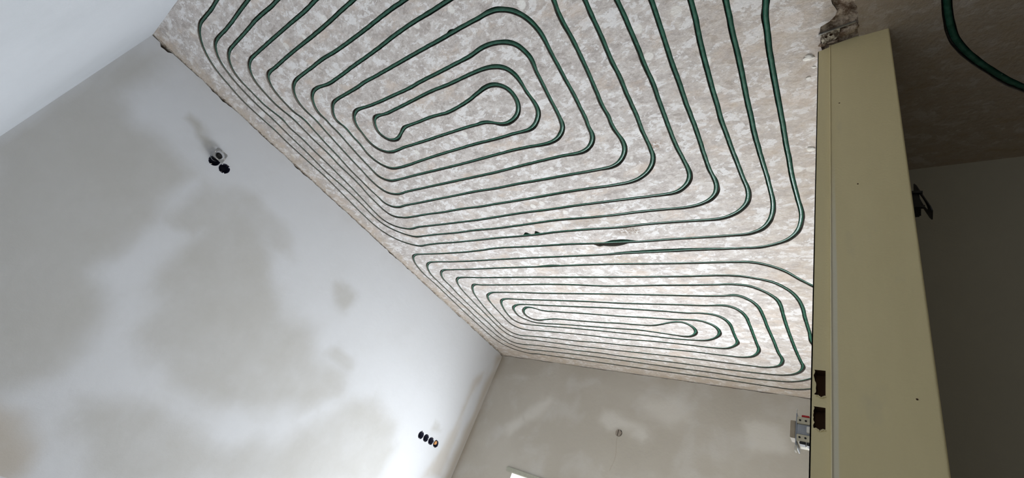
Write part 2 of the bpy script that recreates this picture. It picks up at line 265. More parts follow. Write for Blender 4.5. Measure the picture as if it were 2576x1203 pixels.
def decode(s): return [Vector((float(a) / 1000, float(b) / 1000)) for a, b in (t.split(',') for t in s.split())]
def resample(pts, step=.012, sig=.014):
    out = []
    P = [pts[0] * 2 - pts[1]] + pts + [pts[-1] * 2 - pts[-2]]
    for i in range(1, len(P) - 2):          # centripetal Catmull-Rom
        p0, p1, p2, p3 = P[i - 1], P[i], P[i + 1], P[i + 2]
        t0 = 0.; t1 = t0 + max(1e-4, (p1 - p0).length) ** .5; t2 = t1 + max(1e-4, (p2 - p1).length) ** .5; t3 = t2 + max(1e-4, (p3 - p2).length) ** .5
        n = max(2, int((p2 - p1).length / .004))
        for k in range(n):
            t = t1 + (t2 - t1) * k / n
            a1 = p0 * ((t1 - t) / (t1 - t0)) + p1 * ((t - t0) / (t1 - t0)); a2 = p1 * ((t2 - t) / (t2 - t1)) + p2 * ((t - t1) / (t2 - t1))
            a3 = p2 * ((t3 - t) / (t3 - t2)) + p3 * ((t - t2) / (t3 - t2))
            b1 = a1 * ((t2 - t) / (t2 - t0)) + a2 * ((t - t0) / (t2 - t0)); b2 = a2 * ((t3 - t) / (t3 - t1)) + a3 * ((t - t1) / (t3 - t1))
            out.append(b1 * ((t2 - t) / (t2 - t1)) + b2 * ((t - t1) / (t2 - t1)))
    out.append(pts[-1])
    # even spacing
    res = [out[0]]; acc = 0
    for a, b in zip(out, out[1:]):
        d = (b - a).length
        while acc + d >= step:
            k = (step - acc) / d; a = a + (b - a) * k; res.append(a); d = (b - a).length; acc = 0
        acc += d
    k = max(1, int(3 * sig / step)); ws = [math.exp(-(j * step) ** 2 / (2 * sig * sig)) for j in range(-k, k + 1)]
    sm = []
    for i in range(len(res)):
        if i < k or i >= len(res) - k: sm.append(res[i]); continue
        v = Vector((0, 0)); 
        for j, w_ in zip(range(-k, k + 1), ws): v += res[i + j] * w_
        sm.append(v / sum(ws))
    return sm
def frames(c):
    T = []
    for i in range(len(c)):
        d = c[min(i + 1, len(c) - 1)] - c[max(i - 1, 0)]; T.append(d.normalized())
    return T
def curvature(c, T, i, k=3):
    a, b = T[max(0, i - k)], T[min(len(T) - 1, i + k)]
    return (a.x * b.y - a.y * b.x) / (2 * k * .012)        # signed, left turn positive
def groove_ribbon(c, w0, chips=(), seed=0):
    T = frames(c); L, Rr = [], []
    ex = {}
    for (px, py), half, hgt in chips:
        p = Vector((px, py)); j = min(range(len(c)), key=lambda i: (c[i] - p).length_squared)
        N = Vector((-T[j].y, T[j].x)); side = 1 if (p - c[j]).dot(N) > 0 else -1
        n = int(half / .012) + 1
        for i in range(max(0, j - n), min(len(c), j + n + 1)):
            s = abs((c[i] - c[j]).length) / half
            if s < 1: ex[(i, side)] = max(ex.get((i, side), 0), hgt * (1 - s * s))
    for i in range(len(c)):
        N = Vector((-T[i].y, T[i].x)); kv = curvature(c, T, i)
        wid = w0 * .5
        out_l = min(.007, max(0, -kv) * .0009); out_r = min(.007, max(0, kv) * .0009)
        j1 = noise.noise(Vector((i * .35, seed, 0))) * .0012 + noise.noise(Vector((i * .05, seed, 3))) * .0012
        j2 = noise.noise(Vector((i * .35, seed, 7))) * .0012 + noise.noise(Vector((i * .05, seed, 9))) * .0012
        L.append(c[i] + N * (wid + out_l + j1 + ex.get((i, 1), 0))); Rr.append(c[i] - N * (wid + out_r + j2 + ex.get((i, -1), 0)))
    return Rr + L[::-1]
def pipe_mesh(name, c, rad, zc, mat, seg=10, seed=0):
    T = frames(c); V, F = [], []
    for i, p in enumerate(c):
        N = Vector((-T[i].y, T[i].x, 0)); z = zc + noise.noise(Vector((i * .04, seed, 1))) * .0016
        off = noise.noise(Vector((i * .06, seed, 5))) * .0008
        for k in range(seg):
            a = 2 * math.pi * k / seg
            V.append(Vector((p.x, p.y, z)) + N * (off + rad * math.cos(a)) + Vector((0, 0, rad * math.sin(a))))
    n = len(c)
    for i in range(n - 1):
        for k in range(seg): F.append((i * seg + k, i * seg + (k + 1) % seg, (i + 1) * seg + (k + 1) % seg, (i + 1) * seg + k))
    F.append(tuple(range(seg))[::-1]); F.append(tuple(range((n - 1) * seg, n * seg)))
    return mesh_obj(name, V, F, mat, smooth=True)

def carved_panel(name, outline, cuts, depth, to3, mat, mat_cut, extra=(), rim=0.02, damp=None, back=True):
    """flat plaster sheet with cuts sunk 'depth' behind it; to3(u, v, d) places a point, d = depth behind the face"""
    area = lambda P: sum(P[i][0] * P[(i + 1) % len(P)][1] - P[(i + 1) % len(P)][0] * P[i][1] for i in range(len(P)))
    outline = list(outline) if area(outline) > 0 else list(outline)[::-1]
    cuts = [list(r) if area(r) > 0 else list(r)[::-1] for r in cuts]
    V = [Vector(p) for p in outline]; faces = [list(range(len(V)))]
    for r in cuts:
        faces.append(list(range(len(V), len(V) + len(r)))); V += [Vector(p) for p in r]
    V += [Vector(p) for p in extra]
    vo, eo, fo, ov, oe, of = delaunay_2d_cdt(V, [], faces, 1, 1e-6, True)
    verts, idx, fc, mi = [], {}, [], []
    def vid(i, d):
        k = (i, d)
        if k not in idx: idx[k] = len(verts); verts.append(to3(vo[i].x, vo[i].y, d))
        return idx[k]
    inside = [(0 in o) for o in of]; cut = [any(x > 0 for x in o) for o in of]
    emap = {}
    for fi, fv in enumerate(fo):
        if not inside[fi]: continue
        d = depth if cut[fi] else 0.0
        if cut[fi] and not back: pass
        else:
            fc.append(tuple(vid(i, d) for i in fv)); mi.append(1 if cut[fi] else 0)
        for a, b in zip(fv, list(fv[1:]) + [fv[0]]): emap.setdefault((min(a, b), max(a, b)), []).append((fi, a, b))
    for (a, b), fs in emap.items():
        if len(fs) == 2 and cut[fs[0][0]] != cut[fs[1][0]]:
            (fi, p, q_) = fs[0] if not cut[fs[0][0]] else fs[1]
            fc.append((vid(q_, 0.0), vid(p, 0.0), vid(p, depth), vid(q_, depth))); mi.append(1)
        elif len(fs) == 1 and not cut[fs[0][0]] and rim:
            fi, p, q_ = fs[0]
            fc.append((vid(q_, 0.0), vid(p, 0.0), vid(p, rim), vid(q_, rim))); mi.append(1)
    o = mesh_obj(name, verts, fc, mat, mats=[mat, mat_cut], midx=mi)
    if damp:
        me = o.data
        inv = {v: k for k, v in idx.items()}
        for an, fn in damp.items():
            at = me.attributes.new(an, 'FLOAT', 'POINT')
            at.data.foreach_set('value', [fn(vo[inv[i][0]].x, vo[inv[i][0]].y) for i in range(len(verts))])
    return o
def circle(cx, cy, r, n=20): return [(cx + r * math.cos(2 * math.pi * k / n), cy + r * math.sin(2 * math.pi * k / n)) for k in range(n)]
def ragged(pts, step, amp, seed):
    out = []
    for (a, b) in zip(pts, pts[1:] + pts[:1]):
        a, b = Vector(a), Vector(b); n = max(1, int((b - a).length / step))
        N = (b - a).normalized(); N = Vector((-N.y, N.x))
        for k in range(n):
            p = a + (b - a) * k / n
            out.append(p + N * (amp * (noise.noise(Vector((p.x * 60, p.y * 60, seed))) + .6 * noise.noise(Vector((p.x * 14, p.y * 14, seed))))))
    return out

UP, LOW, HAL = resample(decode(UPPER)), resample(decode(LOWER)), resample(decode(HALL))
GW = .0196
chips_u = [((-1.751, 1.648), .028, .022), ((-1.666, 1.649), .020, .024), ((-1.15, 1.775), .10, .020), ((-1.30, 1.838), .03, .020), ((-1.21, 1.835), .10, .022),
           ((-.95, 1.885), .34, .012), ((-1.35, .33), .02, .006)]
chips_l = [((-1.77, 1.99), .10, .008)]
cuts = [groove_ribbon(UP, GW, chips_u, 1), groove_ribbon(LOW, GW, chips_l, 2)]
# ceiling plaster of the room, ragged where the old lintel was torn out above the doorway
edge = [(-.075, -.15), (-.068, .1), (-.080, .3), (-.066, .55), (-.070, .70), (-.066, .779), (-.057, .817), (-.061, .832), (-.077, .845), (-.098, .853), (-.102, .875), (-.104, .93)]
rg = [p for p in ragged(edge, .012, .004, 4.0)][:-1]
rg = [p for p in rg if p.y > -.16]
# ragged() closes the loop; drop the closing run back to the start
cutn = max(range(len(rg)), key=lambda i: rg[i].y)
rg = rg[:cutn + 1]
outline = [Vector((-3.42, -.48)), Vector((-.105, -.48))] + rg + [Vector((-.104, 3.72)), Vector((-3.42, 3.72))]
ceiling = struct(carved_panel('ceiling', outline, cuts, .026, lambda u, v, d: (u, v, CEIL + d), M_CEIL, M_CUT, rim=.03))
# hall ceiling with its own groove
hc = groove_ribbon(HAL, .021, (), 3)
he = ragged([(-.012, .93), (-.010, .90), (-.008, .85), (-.011, .80), (-.006, .5), (-.012, .2), (-.008, -.15)], .012, .004, 9.0)
cutn = min(range(len(he)), key=lambda i: he[i].y if i < 140 else 9)
he = he[:cutn + 1]
outl = [Vector((-.012, -1.25)), Vector((2.25, -1.25)), Vector((2.25, 1.58)), Vector((.03, 1.58)), Vector((.03, .94))] + he
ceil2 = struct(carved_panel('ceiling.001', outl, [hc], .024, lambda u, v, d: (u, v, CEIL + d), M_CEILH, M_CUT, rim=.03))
# torn strip of mortar where the lintel was
V, F = [], []
NX, NY = 14, 90
for j in range(NY + 1):
    for i in range(NX + 1):
        x = -.125 + .14 * i / NX; y = -.16 + 1.12 * j / NY
        p = Vector((x * 38, y * 38, 1)); t = i / NX
        z = CEIL + .006 + .010 * noise.noise(p) + .008 * noise.noise(p * 2.3) + .006 * math.sin(math.pi * t)
        V.append((x, y, max(CEIL + .002, z)))
for j in range(NY):
    for i in range(NX):
        a = j * (NX + 1) + i; F.append((a, a + NX + 1, a + NX + 2, a + 1))
strip = struct(mesh_obj('trim_1', V, F, M_MORT, smooth=True))
strip['label'] = 'torn brown mortar strip above the doorway'

# rough mortar bead left in the angle of ceiling and left wall
V, F = [], []
NB = 330
for j in range(NB + 1):
    y = YN + (YF - YN) * j / NB
    k = max(.0, min(1., (y - 1.9) / .7)) * .8 + .2
    for i in range(7):
        t = i / 6; wd_ = .012 + .03 * k * (.6 + .5 * noise.noise(Vector((y * 9, 3, 0))))
        x = XL - .03 + (.03 + wd_) * t
        d = (1 - t) ** .7 * (.004 + .010 * k) * (.55 + .6 * noise.noise(Vector((y * 30, t * 3, 1))) + .4 * noise.noise(Vector((y * 75, t * 5, 2))))
        V.append((x, y, CEIL - d + (.002 if i == 6 else 0)))
for j in range(NB):
    for i in range(6):
        a = j * 7 + i; F.append((a, a + 7, a + 8, a + 1))
struct(mesh_obj('trim_2', V, F, M_BEAD, smooth=True))

# crumbs of plaster stuck to the ceiling beside the jamb
for (x, y, r) in ((-.139, .946, .011), (-.178, 1.33, .010), (-.15, 1.02, .005), (-.13, .985, .004)):
    bm = bmesh.new(); bmesh.ops.create_icosphere(bm, subdivisions=3, radius=r)
    for v in bm.verts:
        v.co *= 1 + .45 * noise.noise(v.co * 130 + Vector((x * 50, 0, 0))); v.co.z *= .35; v.co.x *= 1.3
    bmesh.ops.translate(bm, vec=(x, y, CEIL - .001), verts=bm.verts)
    bm_obj('plaster_crumb', bm, M_LUMP, ceiling, True)

# the pipes themselves, pressed into the grooves
zc = CEIL + .0110
tag(pipe_mesh('heating_pipe', UP, .0082, zc, M_PIPE, seed=1), 'green heating pipe coiled in the large near spiral across the ceiling', 'pipe', 'green pipes let into the ceiling')
tag(pipe_mesh('heating_pipe', LOW, .0082, zc, M_PIPE, seed=2), 'green heating pipe of the smaller far spiral above the far wall', 'pipe', 'green pipes let into the ceiling')
tag(pipe_mesh('heating_pipe', HAL, .0088, zc, M_PIPE, seed=3), 'single green pipe curving across the dim hall ceiling beyond the cream door frame', 'pipe', 'green pipes let into the ceiling')

# ------------------------------------------------------------------ walls
def poly_sd(poly, x, y):
    ins = False; best = 9.
    for (x1, y1), (x2, y2) in zip(poly, poly[1:] + poly[:1]):
        if (y1 > y) != (y2 > y) and x < (x2 - x1) * (y - y1) / (y2 - y1) + x1: ins = not ins
        dx, dy = x2 - x1, y2 - y1; t = max(0, min(1, ((x - x1) * dx + (y - y1) * dy) / (dx * dx + dy * dy + 1e-12)))
        best = min(best, math.hypot(x - x1 - t * dx, y - y1 - t * dy))
    return -best if ins else best
DAMP = [  # damp, still drying patches of the left wall: outline (y, height above the eye), strength, softness
 ([(-0.42, 0.52), (-0.41, 0.95), (-0.38, 1.38), (-0.28, 1.5), (-0.23, 1.35), (-0.23, 1.17), (-0.12, 1.12), (0.15, 1.06), (0.32, 1.06), (0.32, 0.78), (0.32, 0.53), (0.32, 0.28), (0.49, 0.1), (0.58, -0.05), (0.55, -0.22), (0.47, -0.32), (0.36, -0.42)], .8, .11),
 ([(0.52, 0.57), (0.54, 0.85), (0.58, 1.09), (0.83, 1.1), (1.06, 0.85), (1.33, 0.65), (1.57, 0.67), (1.73, 0.52), (2.02, 0.57), (2.09, 0.37), (1.87, 0.15), (1.36, -0.04), (1.05, -0.08), (0.82, -0.01), (0.69, 0.12), (0.67, 0.24), (0.55, 0.33), (0.49, 0.46)], .65, .11),
 ([(0.06, 1.3), (0.11, 1.32), (0.29, 1.25), (0.28, 1.2), (0.19, 1.23)], .9, .03),
 ([(1.48, 1.02), (1.59, 1.12), (1.72, 1.07), (1.72, 0.9), (1.6, 0.9)], .6, .05),
 ([(1.73, 0.59), (1.81, 0.67), (1.99, 0.66), (2.07, 0.56), (1.93, 0.52)], .6, .04),
 ([(0.32, 1.06), (0.46, 1.09), (0.63, 1.19), (1.01, 1.1), (1.12, 1.0), (0.99, 0.94), (0.68, 0.97), (0.54, 0.71), (0.38, 0.71)], .55, .06),
 ([(3.1, 0.57), (3.15, 0.59), (3.19, 0.55), (3.15, 0.52)], .55, .02),
 ([(1.63, -0.38), (1.86, -0.12), (2.39, 0.2), (2.82, 0.27), (2.83, -0.0)], .6, .08),
 ([(0.69, -0.27), (1.06, -0.14), (1.46, -0.24), (1.82, -0.1), (2.08, 0.33), (2.36, 0.49), (2.72, 0.4), (2.88, -0.07), (0.99, -0.64)], .62, .12)]
BROWN_TINT = [([(3.59, 1.56), (3.46, 1.23), (3.42, 0.93), (3.49, 0.2), (3.25, 0.13), (3.37, 0.62), (3.36, 1.12)], .6, .05),  # browner tone of the left wall: along the far corner and low down
        ([(3.66, 1.6), (3.54, 1.5), (3.54, -.7), (3.66, -.7)], .9, .07),
        ([(0.36, -0.42), (0.55, -0.42), (0.78, -0.65), (0.66, -0.79)], .8, .08)]
def field(lst):
    def fn(u, v):
        r = 0
        wob = .05 * noise.noise(Vector((u * 5, v * 5, 2)))
        for poly, st, soft in lst:
            d = poly_sd(poly, u, v - H) + wob
            s = max(0., min(1., .5 - d / (2 * soft))); r = max(r, st * s * s * (3 - 2 * s))
        return r
    return fn
BOX_LOW = [(3.022, .430), (3.0945, .431), (3.167, .431), (3.2395, .431)]
BOX_UP = [(.318, 1.192), (.391, 1.194)]
holes = [circle(y, z + H, .0335) for y, z in BOX_LOW + BOX_UP]
def grid(u0, u1, v0, v1, s, keep=None):
    out = []; n, k = int((u1 - u0) / s), int((v1 - v0) / s)
    for i in range(1, n):
        for j in range(1, k):
            p = (u0 + (u1 - u0) * i / n + random.uniform(-.004, .004), v0 + (v1 - v0) * j / k + random.uniform(-.004, .004))
            if keep is None or keep(*p): out.append(p)
    return out
def top_edge(u0, u1, seed, amp=.003, base=.003):
    out = []; n = int(abs(u1 - u0) / .02)
    for i in range(n + 1):
        u = u0 + (u1 - u0) * i / n
        d = base + amp * noise.noise(Vector((u * 26, seed, 0))) + amp * 1.2 * noise.noise(Vector((u * 6, seed, 4)))
        out.append((u, CEIL - max(.0004, d)))
    return out
te = [(u, v - (.018 if -.33 < u < -.26 else .008 if 3.57 < u < 3.62 else 0)) for u, v in top_edge(YF + .05, YN - .05, 1.0, .009, .007)]
far_h = lambda u, v: all((u - y) ** 2 + (v - z - H) ** 2 > .0016 for y, z in BOX_LOW + BOX_UP)
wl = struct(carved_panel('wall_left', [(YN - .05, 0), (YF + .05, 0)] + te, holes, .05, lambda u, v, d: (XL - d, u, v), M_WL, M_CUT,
                         extra=grid(YN, YF, .02, CEIL - .03, .045, far_h), rim=.045, damp={'damp': field(DAMP), 'brown_tint': field(BROWN_TINT)}, back=False))
zero = {'damp': lambda u, v: 0.25 + .5 * noise.noise(Vector((u * 1.3, v * 1.3, 5))), 'brown_tint': lambda u, v: 0.}
te = top_edge(XP0 + .02, XL - .05, 2.0, .007, .005)
win = [(WX0, WZ0), (WX1, WZ0), (WX1, WZ1), (WX0, WZ1)]
def far_brown_tint(u, v):
    k = max(0., 1 - (u - XL) / .10) * .6  # browner towards the left corner
    a, b = (-1.767, .996 + H), (-1.775, .72 + H)
    if b[1] < v < a[1]: k = max(k, .55 * max(0, 1 - abs(u - a[0] - .012 * math.sin(v * 21)) / .007))
    return k
FDRY = [([(-2.93, .83), (-2.85, .90), (-2.63, 1.14), (-2.53, 1.18), (-2.55, 1.08), (-2.72, .94), (-2.83, .76)], 1., .07), ([(-2.02, 1.13), (-1.92, 1.19), (-1.70, 1.15), (-1.53, 1.08), (-1.53, .99), (-1.76, 1.06), (-1.86, 1.05)], 1., .05),
        ([(-1.64, 1.32), (-1.38, 1.40), (-1.26, 1.27), (-1.38, 1.18), (-1.56, 1.20)], .8, .07), ([(-.86, 1.32), (-.62, 1.30), (-.58, 1.16), (-.78, 1.12)], .9, .07)]
fdry = field(FDRY)
crack = [(-1.767 + .012 * math.sin((.70 + H + .3 * k / 40) * 21) + s * .006, .70 + H + .3 * k / 40) for k in range(40) for s in (-1.3, 0, 1.3)]
wf = struct(carved_panel('wall_far', [(XL - .05, 0), (XP0 + .02, 0)] + te, [win, circle(-1.774, 1.022 + H, .0285)], .30, lambda u, v, d: (u, YF + d, v), M_WF, M_PVC,
                         extra=grid(XL, XP0, .02, CEIL - .03, .06, lambda u, v: not (WX0 - .02 < u < WX1 + .02 and WZ0 - .02 < v < WZ1 + .02) and math.hypot(u + 1.774, v - 1.022 - H) > .04) + crack,
                         rim=.045, damp={'damp': lambda u, v: .75 + .3 * noise.noise(Vector((u * 2, v * 2, 5))) - 1.1 * fdry(u, v), 'brown_tint': far_brown_tint}, back=False))
te = top_edge(XL - .05, XP0 + .02, 3.0, .002, .001)
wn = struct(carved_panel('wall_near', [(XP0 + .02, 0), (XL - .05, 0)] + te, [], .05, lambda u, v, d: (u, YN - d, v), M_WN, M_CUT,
                         extra=grid(XL, XP0, .02, CEIL - .03, .15), rim=.045, damp={'damp': zero['damp'], 'brown_tint': lambda u, v: 0.}))
def slab(name, lo_, hi_, mat):
    bm = bmesh.new(); c = [(a + b) / 2 for a, b in zip(lo_, hi_)]; box(bm, c, [b - a for a, b in zip(lo_, hi_)]); return struct(bm_obj(name, bm, mat))
slab('floor', (-3.45, -1.3, -.12), (2.3, 3.95, 0), M_FLOOR)
slab('wall_right', (XP0, YJ + .035, 0), (XP1, YF + .02, CEIL + .06), M_WP)
slab('wall_right.001', (XP0, -1.25, 0), (XP1, -.15, CEIL + .0), M_WP)
slab('wall_hall_far', (XP1 + .0005, YHF, 0), (2.3, YHF + .1, CEIL + .03), M_WH)
slab('wall_hall_right', (2.2, -1.3, 0), (2.3, YHF, CEIL + .03), M_WH)
struct(carved_panel('wall_hall_near', [(XP1, 0), (2.3, 0), (2.3, CEIL + .03), (XP1, CEIL + .03)], [[(HX0, HZ0), (HX1, HZ0), (HX1, HZ1), (HX0, HZ1)]], .15,
                     lambda u, v, d: (u, -1.2 - d, v), M_WH, M_WH, rim=.1, back=False))  # opening made up to hold the added hall fill light
slab('wall_hall_left', (XP0, -1.35, 0), (XP1, -1.2, CEIL + .03), M_WH)
slab('ceiling.002', (-3.5, -1.35, CEIL + .09), (2.35, 3.95, CEIL + .2), M_MORT)
# masonry behind the plaster
slab('wall_left.001', (-3.5, -.55, 0), (XL - .052, 3.75, CEIL + .09), M_MORT)
slab('wall_near.001', (-3.5, -.55, 0), (XP0, YN - .047, CEIL + .09), M_MORT)

# ------------------------------------------------------------------ window in the far wall
wd = empty('window_1', ((WX0 + WX1) / 2, YF, WZ0)); wd['kind'] = 'structure'
def wpart(name, lo_, hi_, mat, bev=.003, parent=wd):
    bm = bmesh.new(); c = Vector([(a + b) / 2 for a, b in zip(lo_, hi_)]) - wd.location
    box(bm, c, [b - a for a, b in zip(lo_, hi_)], bev=bev); return bm_obj(name, bm, mat, parent, True)
wpart('lintel_bar', (WX0 - .069, YF - .012, WZ1 + .003), (WX1 + .07, YF + .02, WZ1 + .042), M_STONE)
fy0, fy1 = YF + .17, YF + .23
wpart('window_frame', (WX0 + .001, fy0, WZ0), (WX0 + .05, fy1, WZ1 - .0005), M_PVC)
wpart('window_frame', (WX1 - .05, fy0, WZ0), (WX1 - .001, fy1, WZ1 - .0005), M_PVC)
wpart('window_frame', (WX0 + .05, fy0, WZ1 - .05), (WX1 - .05, fy1, WZ1 - .0005), M_PVC)
wpart('window_frame', (WX0 + .05, fy0, WZ0), (WX1 - .05, fy1, WZ0 + .05), M_PVC)
xm = (WX0 + WX1) / 2
wpart('mullion', (xm - .03, fy0, WZ0 + .05), (xm + .03, fy1, WZ1 - .05), M_PVC)
for a, b in ((WX0 + .05, xm - .03), (xm + .03, WX1 - .05)):
    wpart('pane', (a, YF + .20, WZ0 + .05), (b, YF + .204, WZ1 - .05), M_GLASS, 0)

# ------------------------------------------------------------------ steel door frame in the partition
dr = empty('door_1', (XP0, YJ, 0)); dr['kind'] = 'structure'
dl = dr.location
def prism(name, plan, z0, ztop, mat, parent=dr, smooth=False):
    """plan outline (x, y) raised from z0 to ztop(x)"""
    bm = bmesh.new()
    a = [bm.verts.new((x - dl.x, y - dl.y, z0)) for x, y in plan]; b = [bm.verts.new((x - dl.x, y - dl.y, ztop(x))) for x, y in plan]
    n = len(plan)
    for i in range(n): bm.faces.new((a[i], a[(i + 1) % n], b[(i + 1) % n], b[i]))
    bm.faces.new(a[::-1]); bm.faces.new(b)
    return bm_obj(name, bm, mat, parent, smooth)
XS = -.0825                                # line of the door stop
ztop = lambda x: CEIL - .012 + .03 * (x - XP0) / (XP1 - XP0)
t = .002
# lining: wide face, rounded edge on the hall side, return on the hall wall, small stop bead
arc = [(XP1 + .003 - .004 + .004 * math.sin(a), YJ + .004 - .004 * math.cos(a)) for a in (0, .4, .8, 1.2, 1.57)]
plan = [(XS + .003, YJ)] + [(-.05 + .02 * k, YJ) for k in range(5)] + arc + [(XP1 + .003, YJ + .05), (XP1 + .0006, YJ + .05), (XP1 + .0006, YJ + .034), (XS + .003, YJ + .034)]
prism('lining', plan, 0, ztop, M_PAINT)
prism('stop_bead', [(XS - .0005, YJ + .012), (XS - .0002, YJ - .0010), (XS + .0014, YJ - .0022), (XS + .003, YJ - .0010), (XS + .003, YJ + .012)], 0, ztop, M_PAINT)
# rebate strip with the two torn strike openings
RY = YJ + .004
def torn(z0, z1, x0, x1, seed):
    pts = [(x1, z0), (x1, z1), (x0, z1)]
    for k in range(1, 14):
        z = z1 + (z0 - z1) * k / 14
        s = .0025 * noise.noise(Vector((k * .45, seed, 0))) + (.003 if .45 < k / 14 < .9 and seed < 2 else 0)
        pts.append((x0 + s, z))
    pts.append((x0 + (.003 if seed < 2 else 0), z0 + .002))
    for k in range(1, 6):
        pts.append((x0 + .003 + (x1 - x0 - .003) * k / 6, z0 + .002 * math.sin(k * 1.3)))
    return pts
SX0, SX1 = -.1078, -.0905
strikes = [torn(H + .404, H + .4555, SX0, SX1, 1.), torn(H + .3435, H + .3845, SX0, SX1, 5.)]
dcy = dl
rb = carved_panel('strike_rebate', [(XP0 - .003, 0), (XS, 0), (XS, ztop(XS)), (XP0 - .003, ztop(XP0) - .006)], strikes, .022,
                  lambda u, v, d: (u - dl.x, RY - dl.y + d, v - dl.z), M_PAINT, M_DARK, rim=.03)
rb.parent = dr
prism('frame_return', [(XP0 - .003, RY), (XP0 - .0008, RY), (XP0 - .0008, YJ + .05), (XP0 - .003, YJ + .05)], 0, lambda x: ztop(XP0) - .006, M_PAINT)
for z0, z1, s in ((H + .404, H + .4555, 1), (H + .3435, H + .3845, 2)):           # curled lip of torn sheet under each opening
    bm = bmesh.new()
    for k in range(7):
        x = SX0 + .004 + (SX1 - SX0 - .005) * k / 6
        box(bm, Vector((x, RY - .0006, z0 - .0005 + .0016 * math.sin(k * 1.1 + s))) - dl, (.0028, .0022, .0022))
    bm_obj('torn_lip', bm, M_PAINT, dr)
# paint chips
for x, z in ((-.061, H + 1.25), (-.03, H + .93), (.032, H + .42), (-.0815, H + .83)):
    bm = bmesh.new(); cyl(bm, Vector((x, YJ - .0003, z)) - dl, .0017, .0014, .001, 'Y', 8); 
    for v in bm.verts: v.co.x += .0008 * noise.noise(v.co * 900)
    bm_obj('paint_chip', bm, M_DARK, dr)
# perforated anchor plate left over from the frame head
bm = bmesh.new(); me = None
ap = carved_panel('anchor_plate', [(-.104, .876), (-.052, .871), (-.056, .893), (-.066, .905), (-.084, .908), (-.100, .912)], [circle(-.088, .889, .0035, 10), circle(-.076, .886, .0042, 10)], .004,
                  lambda u, v, d: (u - dl.x, v - dl.y, CEIL - .004 + d - dl.z), M_STEELD, M_DARK, rim=.004)
ap.parent = dr; bm.free()
bm = bmesh.new(); box(bm, Vector((-.060, .8700, CEIL - .004)) - dl, (.092, .0030, .008), Matrix.Rotation(math.radians(-5.2), 3, 'Z')); bm_obj('anchor_lip', bm, M_STEEL, dr)
for (x, y, dx, dy) in ((-.040, .893, .040, .026), (-.022, .885, .03, .02), (-.1, .914, .022, .012), (-.075, .912, .03, .008)):
    bm = bmesh.new(); bmesh.ops.create_icosphere(bm, subdivisions=3, radius=1)
    for v in bm.verts:
        v.co *= 1 + .35 * noise.noise(v.co * 2.2 + Vector((x * 90, 0, 0)))
        v.co = Vector((v.co.x * dx * .5, v.co.y * dy * .5, v.co.z * .008))
    bmesh.ops.translate(bm, vec=Vector((x, y, CEIL + .002)) - dl, verts=bm.verts); bm_obj('mortar_lump', bm, M_MORT, dr, True)

# ------------------------------------------------------------------ flush boxes in the left wall
def flush_box(y, z, label, group):
    e = empty('flush_box', (XL, y, z + H)); tag(e, label, 'wall box', group)
    seg, V, F = 24, [], []
    prof = [(.0015, .0328), (.0015, .0308), (-.044, .0300), (-.046, .0)]
    for dx, r in prof:
        for k in range(seg):
            a = 2 * math.pi * k / seg; V.append((dx, r * math.cos(a), r * math.sin(a)))
    for i in range(3):
        for k in range(seg): F.append((i * seg + k, i * seg + (k + 1) % seg, (i + 1) * seg + (k + 1) % seg, (i + 1) * seg + k))
    out = len(V)
    for k in range(seg):
        a = 2 * math.pi * k / seg; V.append((-.049, .0328 * math.cos(a), .0328 * math.sin(a)))
    for k in range(seg): F.append((k, out + k, out + (k + 1) % seg, (k + 1) % seg))
    mesh_obj('cup', V, F, M_NAVY, e, True)
    for s in (-1, 1):
        bm = bmesh.new(); box(bm, (-.006, 0, s * .0275), (.013, .009, .006), bev=.001); po = bm_obj('screw_post', bm, M_NAVY, e)
        bm = bmesh.new(); cyl(bm, (.0008, 0, s * .0275), .0022, .0022, .002, 'X', 8); bm_obj('screw', bm, M_STEELD, po)
    for k in range(5):                       # crust of plaster round the rim
        a = random.uniform(0, 6.28); bm = bmesh.new(); bmesh.ops.create_icosphere(bm, subdivisions=2, radius=random.uniform(.003, .006))
        for v in bm.verts: v.co *= 1 + .5 * noise.noise(v.co * 300 + Vector((k, y, 0)))
        bmesh.ops.translate(bm, vec=(-.001, .0325 * math.cos(a), .0325 * math.sin(a)), verts=bm.verts); bm_obj('plaster_crust', bm, M_NAVY if k % 2 else M_WL, e, True)
    return e
for k, ((y, z), lab) in enumerate(zip(BOX_LOW, ('round dark wall box farthest from the corner in the row of four', 'second dark wall box of the row of four, beside the outermost one',
                                                'third dark wall box of the row of four, next to the orange cap', 'dark wall box of the row of four nearest the corner, holding an orange cap'))):
    flush_box(y, z, lab, 'wall boxes in the row of four')
flush_box(*BOX_UP[0], 'dark wall box behind the dangling metal socket frame', 'pair of wall boxes under the ceiling')
flush_box(*BOX_UP[1], 'open dark round wall box to the right of the metal socket frame', 'pair of wall boxes under the ceiling')
# orange cap in the last box
e = empty('wire_cap', (XL - .012, BOX_LOW[3][0] - .004, BOX_LOW[3][1] + H + .008)); tag(e, 'small orange wire cap inside the box nearest the corner', 'wire cap')
bm = bmesh.new(); cyl(bm, (0, 0, 0), .020, .016, .022, 'X', 14); cyl(bm, (.012, 0, 0), .016, .009, .004, 'X', 14); bm_obj('cap', bm, M_ORANGE, e, True)
bm = bmesh.new(); cyl(bm, (-.016, 0, 0), .006, .006, .016, 'X', 8); bm_obj('wire', bm, M_BLACK, e, True)

